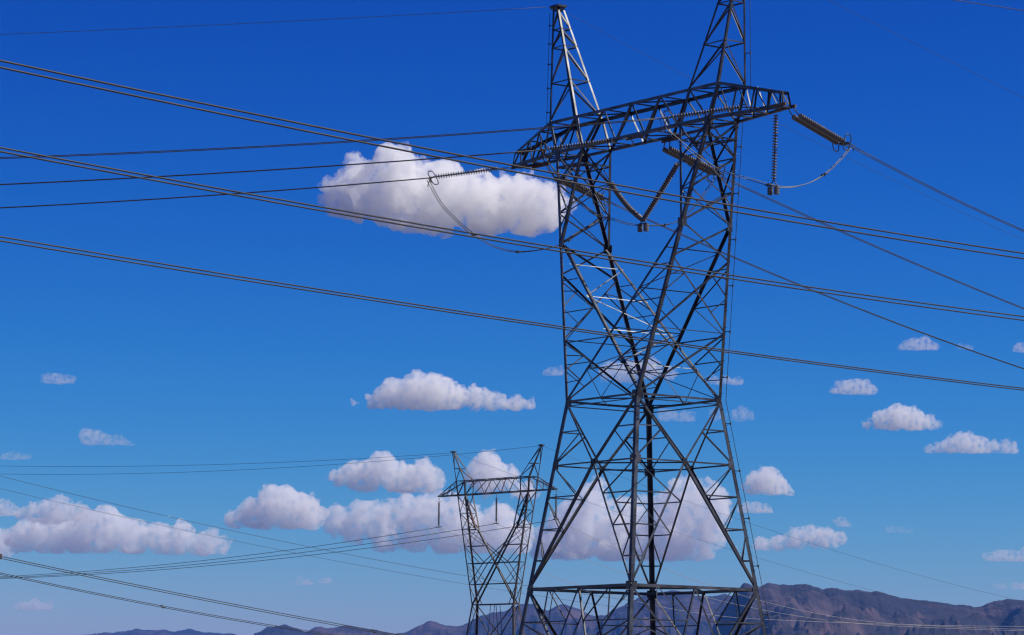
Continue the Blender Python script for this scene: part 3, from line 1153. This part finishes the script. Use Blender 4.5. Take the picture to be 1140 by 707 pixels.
def bundle(lines, r, label, group, spacers=(), mat=None, name='conductor_pair'):
    base = lines[0][0]
    root = empty(name, base)
    tag(root, label, 'cable', group)
    for pts in lines:
        m = MB()
        m.tube([p - base for p in pts], r, 6)
        m.build('wire', mat or M_WIRE, root)
    for s in spacers:
        i = min(len(lines[0]) - 2, max(0, int(s * (len(lines[0]) - 1))))
        f = s * (len(lines[0]) - 1) - i
        a = lerp(lines[0][i], lines[0][i + 1], f) - base
        b_ = lerp(lines[1][i], lines[1][i + 1], f) - base
        m = MB()
        mid = (a + b_) * .5 + V((0, 0, -.10))
        m.tube([a, mid, b_], r * 1.2, 6)
        for q in (a, b_):
            m.box(q, (.07, .07, 0), (-.04, .04, 0), (0, 0, r * 1.8))
        m.build('spacer', M_FIT, root)
    return root


DF = (0.673, 0.7396)
GF = 'bundled conductor pairs crossing in front of the large tower'
bundle([span((-15.548, 99.135), DF, (3.896e-4, -.01424, 22.923), -45, 115), span((-15.252, 98.865), DF, (3.941e-4, -.01453, 22.6075), -45, 115)],
       .034, 'highest of three twin wires crossing the whole picture in front of the large tower', GF)
bundle([span((-17.948, 114.635), DF, (3.25e-4, -.0146, 22.951), -45, 124), span((-17.652, 114.365), DF, (3.12e-4, -.0142, 22.7186), -45, 124)],
       .034, 'middle one of three twin wires crossing the whole picture in front of the large tower', GF)
bundle([span((-21.148, 135.135), DF, (2.30e-4, -.0177, 22.815), -45, 135), span((-20.852, 134.865), DF, (2.08e-4, -.0151, 22.5674), -45, 135)],
       .034, 'lowest of three twin wires crossing the whole picture in front of the large tower', GF)
wire('shield_wire', span((-12, 80), DF, (0, .084429, 24.1238), -50, 104), .014, 'thin wire clipping the top right corner of the picture', 'thin shield wires')
DL, DR = (-.995, -.1), (.682, .7314)
GL = 'conductors leaving the large tower to the left'
for p0, k, off, lab in (((7.687, 163.72), (8.508e-4, -.117914, 33.4545), .16, 'thick wire running left from the uppermost left-pointing strain insulator'),
                        ((1.426, 171.612), (6.923e-4, -.111794, 33.1276), .09, 'wire running left from the strain insulator in front of the left column'),
                        ((-4.683, 181.278), (8.926e-4, -.118731, 33.1938), .09, 'wire running left from the strain insulator in front of the white cloud')):
    bundle([span(p0, DL, k, 0, 95, off), span(p0, DL, k, 0, 95, -off)], .022, lab, GL)
GR = 'twin conductors leaving the large tower to the right'
for p0, k, t1, lab in (((17.412, 167.31), (2.258e-3, -.200292, 32.738), 90, 'twin wires sloping down right from the double insulator beyond the crossarm\'s right tip'),
                       ((11.222, 175.697), (7.11e-4, -.170769, 32.5043), 170, 'twin wires sloping down right from the double insulator inside the right column'),
                       ((5.382, 184.673), (9.257e-4, -.182371, 32.5245), 170, 'twin wires sloping down right from the double insulator inside the left column')):
    bundle([span(p0, DR, k, 0, t1, .17, .03), span(p0, DR, k, 0, t1, -.17, -.05)], .022, lab, GR)
GS = 'thin shield wires'
wire('shield_wire', span((11.515, 166.486), DR, (0, -.142632, 42.536), 0, 170), .009, 'very thin wire in the top right sky falling from the right peak', GS)
wire('shield_wire', span((2.389, 179.199), DR, (6.697e-4, -.201947, 42.4528), 0, 180), .009, 'very thin wire falling right from the left peak past the crossarm', GS)
wire('shield_wire', span((2.389 - .6, 179.199 - .06), DL, (3.17e-4, -.09285, 42.50), 0, 100), .014, 'thin wire running left across the top sky from the left peak', GS)
GB = 'twin conductors in the lower left corner'
k1, k2 = (4.2e-4, -.124, 12.90), (8.0e-4, -.131, 13.26)
bundle([span((-31, 200), DF, k1, -4.5, 95, .15), span((-31, 200), DF, k1, -4.5, 95, -.15, -.17)], .025,
       'upper twin wires in the lower left corner with a clamp at the picture\'s edge', GB, (.372,))
bundle([span((-35.7, 230), DF, k2, -40, 60, .15), span((-35.7, 230), DF, k2, -40, 60, -.15, -.15)], .025,
       'lower twin wires in the lower left corner running down to the low hills', GB, (.555,))
wire('shield_wire', span((-35, 225), DF, (6.601e-4, -.136337, 19.5936), -40, 100), .014, 'upper of two thin wires falling right over the left cloud bank', GS)
wire('shield_wire', span((-37, 238), DF, (5.194e-4, -.126656, 19.6493), -40, 100), .012, 'lower of two thin wires falling right over the left cloud bank', GS)
# clamp at the left edge of the picture, holding the upper twin wires
m = MB()
p = span((-31, 200), DF, k1, -.2, .2, 0, -.08, 2)[1]
m.box((0, 0, 0), (.10, .11, 0), (-.16, .14, 0), (0, 0, .16))
m.tube([V((0, 0, .1)), V((-.3, .1, .55))], .05)
m.tube([V((.1, -.1, -.1)), V((.0, -.05, -.42))], .06)
o = m.build('wire_clamp', M_FIT)
o.location = p
tag(o, 'dark clamp on the twin wires at the left edge of the picture', 'clamp')

# far line
DFL, DFR = (-.8601, .5101), (.682, .7314)
GW = 'wires of the far tower'
for side_, p0, kl, kr in (('left', (-9.052, 419.682), (7.085e-4, -.124764, 28.0447), (2.31167e-3, -.298917, 28.04, 2e-4)),
                          ('middle', (-1.706, 412.0), (6.894e-4, -.126127, 28.107), (1.51388e-3, -.250, 28.107, 2e-4)),
                          ('right', (5.64, 404.318), (6.696e-4, -.127506, 28.207), (1.99511e-3, -.2925, 28.2, 2e-4)))  :
    wire('conductor', span(p0, DFL, kl, 0, 170), .034, f'wire running left from the {side_} hanging insulator of the far tower', GW)
    wire('conductor', span(p0, DFR, kr, 0, 150), .026, f'wire falling right from the {side_} hanging insulator of the far tower', GW, mat=M_WIRE_SUNLIT)
for side_, p0, kl, kr in (('left', (-7.249, 417.797), (4.767e-4, -.0266777, 37.40), (4.408e-4, -.199925, 37.45)),
                          ('right', (3.838, 406.203), (6.149e-4, -.0637668, 37.45), (5.327e-4, -.204699, 37.45))):
    wire('shield_wire', span(p0, DFL, kl, 0, 130), .022, f'thin wire running left from the {side_} peak of the far tower', GW)
    wire('shield_wire', span(p0, DFR, kr, 0, 170), .016, f'thin wire falling right from the {side_} peak of the far tower', GW)


# jumper loops
def smooth(pts, n=4):
    out = []
    for i in range(len(pts) - 1):
        p0, p1, p2, p3 = pts[max(i - 1, 0)], pts[i], pts[i + 1], pts[min(i + 2, len(pts) - 1)]
        for j in range(n):
            t = j / n
            out.append(0.5 * ((2 * p1) + (p2 - p0) * t + (2 * p0 - 5 * p1 + 4 * p2 - p3) * t * t + (3 * p1 - p0 - 3 * p2 + p3) * t ** 3))
    out.append(pts[-1])
    return out


JR = [(7.42, 163.72, 33.4), (7.61, 163.75, 32.9), (8.05, 163.79, 32.53), (8.82, 163.86, 31.9), (9.99, 163.95, 31.05), (10.76, 164.02, 30.73), (11.88, 164.12, 30.44),
      (13.12, 164.23, 30.12), (14.0, 164.75, 30.15), (14.84, 165.3, 30.4), (15.58, 165.8, 30.82), (16.23, 166.3, 31.38), (16.79, 166.8, 31.99), (17.3, 167.25, 32.62)]
JC = [(1.33, 171.61, 33.06), (1.82, 171.75, 32.42), (2.48, 171.9, 31.48), (3.49, 172.1, 30.47), (4.39, 172.3, 29.83), (5.15, 172.45, 29.65), (6.11, 172.6, 29.4),
      (6.90, 172.84, 29.36), (8.0, 173.3, 29.45), (8.77, 173.7, 29.73), (9.46, 174.3, 30.36), (10.05, 174.8, 31.13), (10.56, 175.3, 31.89), (11.02, 175.65, 32.53)]
JL = [(-4.78, 181.28, 33.11), (-4.05, 181.67, 31.86), (-3.32, 181.96, 31.1), (-2.61, 182.22, 30.49), (-1.9, 182.44, 30.02), (-1.05, 182.7, 29.59), (.15, 183.03, 29.35),
      (1.48, 183.38, 29.51), (2.62, 183.69, 29.86), (3.5, 183.95, 30.4), (4.26, 184.2, 31.01), (4.82, 184.39, 31.51), (5.18, 184.54, 32.0), (5.38, 184.67, 32.49)]
for J, lab, sp in ((JR, 'slack twin jumper looping under the crossarm\'s right tip through the two round weights', (.52, .80)),
                   (JC, 'slack twin jumper wire looping through the tower window under the V-shaped insulator', (.33, .62)),
                   (JL, 'slack twin jumper in a deep loop left of the tower, below the white cloud', (.28, .47, .66))):
    pts = smooth([P3(q) for q in J])
    d = (pts[-1] - pts[0])
    s = V((d.y, -d.x, 0)).normalized()
    bundle([[p + s * .17 for p in pts], [p - s * .17 for p in pts]], .019, lab, 'jumper loops of the large tower', sp, M_JUMPER if J is JR else M_WIRE, 'jumper_loop')


# ------------------------------------------------------------------ clouds
CLOUD_BASE = 1150.0
def cloud_mat(name, density, s, rm):
    m = bpy.data.materials.new(name)
    m.use_nodes = True
    n = m.node_tree
    n.nodes.clear()
    tc = n.nodes.new('ShaderNodeTexCoord')
    nz = n.nodes.new('ShaderNodeTexNoise')
    nz.inputs['Scale'].default_value = 1.0 / (s * max(5.5, rm * .62))
    nz.inputs['Detail'].default_value = 3.0
    nz.inputs['Roughness'].default_value = 0.6
    mr = n.nodes.new('ShaderNodeMapRange')
    mr.inputs['From Min'].default_value = 0.38
    mr.inputs['From Max'].default_value = 0.62
    mr.inputs['To Min'].default_value = 0.0
    mr.inputs['To Max'].default_value = 2.1 * density
    pv = n.nodes.new('ShaderNodeVolumePrincipled')
    pv.inputs['Color'].default_value = (0.999, 0.997, 0.991, 1)
    pv.inputs['Anisotropy'].default_value = 0.15
    o = n.nodes.new('ShaderNodeOutputMaterial')
    n.links.new(tc.outputs['Object'], nz.inputs['Vector'])
    n.links.new(nz.outputs['Fac'], mr.inputs['Value'])
    n.links.new(mr.outputs[0], pv.inputs['Density'])
    n.links.new(pv.outputs[0], o.inputs['Volume'])
    return m


class GradNoise:
    """gradient noise on numpy arrays"""
    def __init__(self, seed):
        r = np.random.RandomState(seed)
        g = r.normal(size=(4096, 3)).astype(np.float32)
        self.g = g / np.linalg.norm(g, axis=1, keepdims=True)
        self.off = r.uniform(0, 100, 3).astype(np.float32)

    def __call__(self, x, y, z):
        x, y, z = x + self.off[0], y + self.off[1], z + self.off[2]
        xi, yi, zi = np.floor(x).astype(np.int64), np.floor(y).astype(np.int64), np.floor(z).astype(np.int64)
        fx, fy, fz = x - xi, y - yi, z - zi
        u, v, w = (f * f * f * (f * (f * 6 - 15) + 10) for f in (fx, fy, fz))
        out = 0
        for a in (0, 1):
            for b in (0, 1):
                for c in (0, 1):
                    h = ((xi + a) * 73856093 ^ (yi + b) * 19349663 ^ (zi + c) * 83492791)
                    h = (h ^ (h >> 13)) & 4095
                    gr = self.g[h]
                    d = gr[..., 0] * (fx - a) + gr[..., 1] * (fy - b) + gr[..., 2] * (fz - c)
                    out = out + d * (u if a else 1 - u) * (v if b else 1 - v) * (w if c else 1 - w)
        return out * 1.5


def surface_nets(F, org, h):
    """closed quad mesh of the zero level of F (negative inside)"""
    nx, ny, nz = F.shape
    ins = F < 0
    acc = np.zeros((nx - 1, ny - 1, nz - 1, 3), np.float32)
    cnt = np.zeros((nx - 1, ny - 1, nz - 1), np.float32)
    cor = [(a, b, c) for a in (0, 1) for b in (0, 1) for c in (0, 1)]
    def sub(A, o): return A[o[0]:nx - 1 + o[0], o[1]:ny - 1 + o[1], o[2]:nz - 1 + o[2]]
    for p in cor:
        for ax in range(3):
            if p[ax]: continue
            q = list(p); q[ax] = 1
            a, b = sub(F, p), sub(F, q)
            m = (a < 0) != (b < 0)
            t = np.where(m, a / np.where(m, a - b, 1), 0)
            for k in range(3):
                acc[..., k] += np.where(m, p[k] + (t if k == ax else 0), 0)
            cnt += m
    act = cnt > 0
    idx = -np.ones(act.shape, np.int64)
    idx[act] = np.arange(act.sum())
    pos = np.argwhere(act) + acc[act] / cnt[act][:, None]
    verts = pos * np.array(h) + np.array(org)
    faces = []
    for ax in range(3):
        sl0 = [slice(1, -1)] * 3; sl1 = [slice(1, -1)] * 3
        sl0[ax] = slice(0, F.shape[ax] - 1); sl1[ax] = slice(1, F.shape[ax])
        a, b = ins[tuple(sl0)], ins[tuple(sl1)]
        ch = np.argwhere(a != b)
        if not len(ch): continue
        fl = a[tuple(ch.T)]
        o = np.array([1, 1, 1]); o[ax] = 0
        e = ch + o
        u, v = (ax + 1) % 3, (ax + 2) % 3
        def cell(du, dv):
            c = e.copy(); c[:, u] += du; c[:, v] += dv
            return idx[tuple(c.T)]
        q = np.stack([cell(-1, -1), cell(0, -1), cell(0, 0), cell(-1, 0)], 1)
        q[~fl] = q[~fl][:, ::-1]
        faces.append(q)
    f = np.concatenate(faces)
    return verts, f[(f >= 0).all(1)]


def cloud(label, puffs, dens=1.0, base=None, amp=1.0, group=None, grow=None):
    if grow is None:
        grow = 1.12 if sum(p[2] for p in puffs) / len(puffs) > 7 else 1.35
    bx = sum(p[0] for p in puffs) / len(puffs) - 570.0
    bot = max(p[1] + p[2] * .75 for p in puffs) if base is None else base
    el = (HZ + 0.0104 * bx - bot) / FPX
    dist = min(CLOUD_BASE / el, 38000.0)
    s = dist / FPX
    seed = sum(ord(ch) for ch in label) % 10007
    rnd = random.Random(seed)
    rm = sum(p[2] for p in puffs) / len(puffs)
    P = [((x - 570.0) - bx, rnd.uniform(-.45, .45) * r, bot - y, r * 1.02 * grow) for x, y, r in puffs]
    h = 0.8 if rm > 4 else 0.6
    if rm > 11: h = 1.0
    pad = rm * (1.3 if rm < 7.5 else .75) + 3
    lo = [min(p[k] - p[3] * (1.25 if k == 1 else 1) for p in P) - pad for k in range(3)]
    hi = [max(p[k] + p[3] * (1.25 if k == 1 else 1) for p in P) + pad for k in range(3)]
    hh = (h, h * 1.4, h)
    g = [np.arange(lo[k], hi[k] + hh[k], hh[k], dtype=np.float32) for k in range(3)]
    X, Y, Z = np.meshgrid(*g, indexing='ij')
    shape = X.shape
    X, Y, Z = X.ravel(), Y.ravel(), Z.ravel()
    n1, n2, n3 = GradNoise(seed), GradNoise(seed + 1), GradNoise(seed + 2)
    L = max(rm * 1.1, 5.0)
    kk = max(2.2, rm * .18)
    A = max(rm * .62, 3.0) * amp

    def hull(X, Y, Z):
        S = 0
        for px, py, pz, r in P:
            dz = Z - pz
            dz = np.where(dz < 0, dz * max(.78, min(1.0, r * .95 / max(pz, .1))), dz)
            d = np.sqrt(((X - px) * (.72 if small else 1.0)) ** 2 + ((Y - py) / 1.2) ** 2 + dz ** 2) - r
            S = S + np.exp(-np.clip(d / kk, -40, 40))
        return -kk * np.log(S + 1e-30)
    small = rm < 7.5
    if small:
        L = 8.0
    wa = .95 if small else .55
    F = hull(X, Y, Z)
    m = np.abs(F) < A + rm * (1.0 if small else .6) + 2
    X, Y, Z = X[m], Y[m], Z[m]
    wx, wz = n3(X / (L * 1.6), Y / (L * 1.6), Z / (L * 1.6)), n3(X / (L * 1.6) + 31, Y / (L * 1.6), Z / (L * 1.6))
    Fm = hull(X + wx * rm * wa, Y, Z + wz * rm * wa * .8)
    f = 1.0 / L
    a = 1.0
    hgt = np.clip(Z / (rm * 1.1), 0.25, 1.0)            # crisp tops, smoother bases
    B = 0
    for o in range(4):
        n = n1(X * f, Y * f, Z * f) if o % 2 == 0 else n2(X * f, Y * f, Z * f)
        B = B + a * (0.27 - np.abs(n)) * (1 if o < 1 else hgt)
        a *= .50
        f *= 2.13
    Fm = Fm + A * B
    zb = n2(X / (L * 1.2), Y / (L * 1.2), 0 * Z) * rm * .22
    F[m] = np.maximum(Fm, (zb - Z) * .8)
    F = F.reshape(shape)
    for k in range(3):                                  # closed at the edge of the grid
        sl = [slice(None)] * 3
        for e in (0, -1):
            sl[k] = e
            F[tuple(sl)] = 5.0
    vs, fs = surface_nets(F, lo, hh)
    me = bpy.data.meshes.new('cloud')
    me.vertices.add(len(vs))
    me.vertices.foreach_set('co', (vs * s).astype(np.float32).ravel())
    me.loops.add(len(fs) * 4)
    me.loops.foreach_set('vertex_index', fs.astype(np.int32).ravel())
    me.polygons.add(len(fs))
    me.polygons.foreach_set('loop_start', np.arange(0, len(fs) * 4, 4, dtype=np.int32))
    me.update(calc_edges=True)
    me.validate()
    me.materials.append(cloud_mat('cloud_vapour', dens * (0.8 if small else 1.0) / (15.0 * s), s, rm))
    o = link('cloud', me)
    o.location = (bx * s, dist, el * dist)
    tag(o, label, 'cloud', group)
    return o


cloud('large white cloud behind the left end of the crossarm, highest in the sky',
      [(368, 212, 15), (393, 188, 17), (400, 215, 23), (440, 187, 26), (445, 217, 28), (490, 208, 33), (530, 222, 30), (570, 222, 30), (600, 226, 24), (588, 246, 15), (540, 242, 20), (620, 216, 13), (480, 238, 18)], .8)
cloud('long white cloud alone in the middle sky above the far tower',
      [(394, 446, 4), (416, 448, 7), (422, 442, 9), (438, 437, 13), (465, 436, 18), (485, 437, 18), (505, 443, 14), (530, 441, 11), (545, 444, 10), (562, 448, 8), (577, 448, 9), (592, 449, 5), (450, 449, 10), (480, 450, 11)])
cloud('rounded white cloud just left of the far tower\'s crossarm',
      [(378, 533, 9), (395, 529, 12), (415, 527, 14), (430, 519, 14), (450, 532, 15), (470, 527, 13), (485, 539, 12), (440, 539, 11), (410, 540, 9), (465, 542, 10)])
cloud('white cloud dome directly behind the peaks of the far tower', [(546, 523, 17), (530, 530, 11), (565, 532, 13), (546, 538, 13), (585, 548, 12)])
cloud('tall white cloud left of the far tower with a bright domed top',
      [(262, 578, 9), (285, 572, 14), (305, 563, 17), (325, 561, 16), (340, 568, 16), (350, 578, 14), (300, 584, 9), (325, 582, 12), (352, 557, 6)])
cloud('wide pale cloud bank spreading behind the far tower',
      [(380, 580, 12), (405, 575, 15), (430, 572, 15), (455, 568, 16), (480, 570, 16), (505, 572, 18), (400, 592, 12), (430, 598, 15), (465, 600, 16), (500, 600, 18), (530, 592, 22), (560, 580, 20), (545, 605, 16), (580, 600, 18)], .8)
cloud('biggest cloud bank, seen through the legs of the large tower',
      [(610, 612, 18), (640, 592, 26), (640, 610, 18), (680, 600, 26), (660, 563, 20), (700, 575, 18), (720, 606, 22), (755, 600, 26), (790, 560, 20), (765, 552, 18), (745, 575, 22), (798, 590, 17), (780, 612, 14), (700, 612, 16), (670, 540, 10)], .75, None, 1.2)
cloud('compact white cloud right of the large tower', [(845, 538, 12), (857, 537, 14), (870, 543, 10), (882, 549, 5), (836, 545, 6)])
cloud('small flat cloud under the compact cloud right of the large tower', [(832, 568, 6), (845, 568, 6), (856, 569, 4)], .8)
cloud('pale flat cloud right of the large tower above the mountains', [(850, 608, 9), (868, 606, 9), (888, 600, 10), (905, 597, 10), (922, 598, 10), (937, 600, 7)], .9)
cloud('tiny puff above the right end of the pale flat cloud', [(937, 582, 4), (943, 585, 4)], .6)
cloud('long cloud bank low at the left side of the picture',
      [(20, 602, 11), (32, 594, 13), (48, 595, 15), (70, 590, 14), (98, 586, 14), (120, 584, 16), (148, 596, 16), (90, 603, 14), (178, 598, 13), (203, 597, 13), (230, 603, 11), (252, 607, 8), (120, 606, 13), (150, 610, 11), (190, 609, 11), (222, 612, 8), (70, 606, 10), (235, 609, 9)], .9, None, .8, None, 1.22)
cloud('smaller cloud resting on top of the long left cloud bank', [(26, 574, 6), (40, 571, 9), (55, 569, 11), (72, 567, 12), (90, 572, 10), (102, 576, 6), (60, 578, 9)], .85)
cloud('cloud fragment at the left edge of the picture, upper one', [(-6, 570, 8), (6, 569, 7), (18, 572, 5)], .8)
cloud('cloud fragment at the left edge of the picture, below the other', [(-8, 602, 14), (4, 598, 9), (12, 610, 9), (-4, 616, 10)], .9)
cloud('small torn cloud with a tail in the left sky', [(97, 486, 6), (105, 489, 5), (116, 489, 5), (130, 490, 3.5), (142, 494, 4)], .5)
cloud('faint small puff in the left sky above the torn cloud', [(52, 423, 5), (62, 422, 6), (72, 424, 5)], .4)
cloud('small cloud near the bottom left corner', [(31, 677, 5), (45, 676, 6), (57, 677, 5)], .9)
cloud('faint wisp at the left edge above the cloud bank', [(6, 510, 4), (18, 510, 4), (29, 510, 3)], .4)
cloud('small cloud, left one of the three stepping down the right sky', [(937, 436, 5), (948, 432, 7), (960, 433, 7), (970, 436, 5)], .8)
cloud('white peaked cloud, middle one of the three stepping down the right sky', [(966, 474, 5), (983, 469, 9), (1002, 463, 12), (1018, 466, 11), (1036, 470, 8), (1049, 472, 4), (1000, 474, 8), (1024, 475, 7)])
cloud('cloud with a flat tail, lowest of the three stepping down the right sky', [(1040, 503, 4), (1060, 500, 7), (1077, 495, 10), (1090, 498, 8), (1110, 500, 5), (1127, 499, 6), (1100, 503, 4)], .9)
cloud('small cloud under the lowest right twin wires', [(1011, 387, 4), (1022, 384, 6), (1034, 384, 6), (1042, 387, 3)], .6)
cloud('tiny faint puff right of the small cloud under the wires', [(1072, 386, 3), (1082, 387, 3)], .4)
cloud('cloud fragment cut by the right edge beside the twin wires', [(1138, 388, 5), (1148, 388, 6)], .5)
cloud('cloud at the right edge above the mountains', [(1104, 622, 4), (1118, 621, 6), (1133, 623, 5), (1148, 621, 7)], .7)
cloud('tiny puff just above the right mountains', [(1112, 655, 3), (1119, 655, 2.5)], .6)
cloud('tiny puff cut by the right edge just above the mountains', [(1134, 655, 3.5), (1143, 654, 4)], .6)
cloud('tiny puff low in the sky left of the far tower, left one of two', [(340, 650, 3.5), (346, 650, 3)], .6)
cloud('tiny puff low in the sky left of the far tower, right one of two', [(364, 648, 3.5), (369, 648, 2.5)], .6)
cloud('small puff left of the large tower beside its upper body', [(611, 415, 4), (621, 415, 5)], .5)
cloud('flat cloud seen through the upper body of the large tower', [(680, 414, 9), (700, 411, 11), (722, 410, 10), (745, 416, 7), (795, 423, 5), (812, 424, 6), (825, 425, 4)], .7)
cloud('faint low cloud seen through the waist of the large tower', [(745, 464, 6), (765, 466, 6), (800, 462, 5), (825, 462, 6), (835, 460, 4)], .35)
cloud('faint wisp in the right sky above the pale flat cloud', [(992, 592, 3), (1004, 592, 3), (1016, 593, 2.5)], .3)
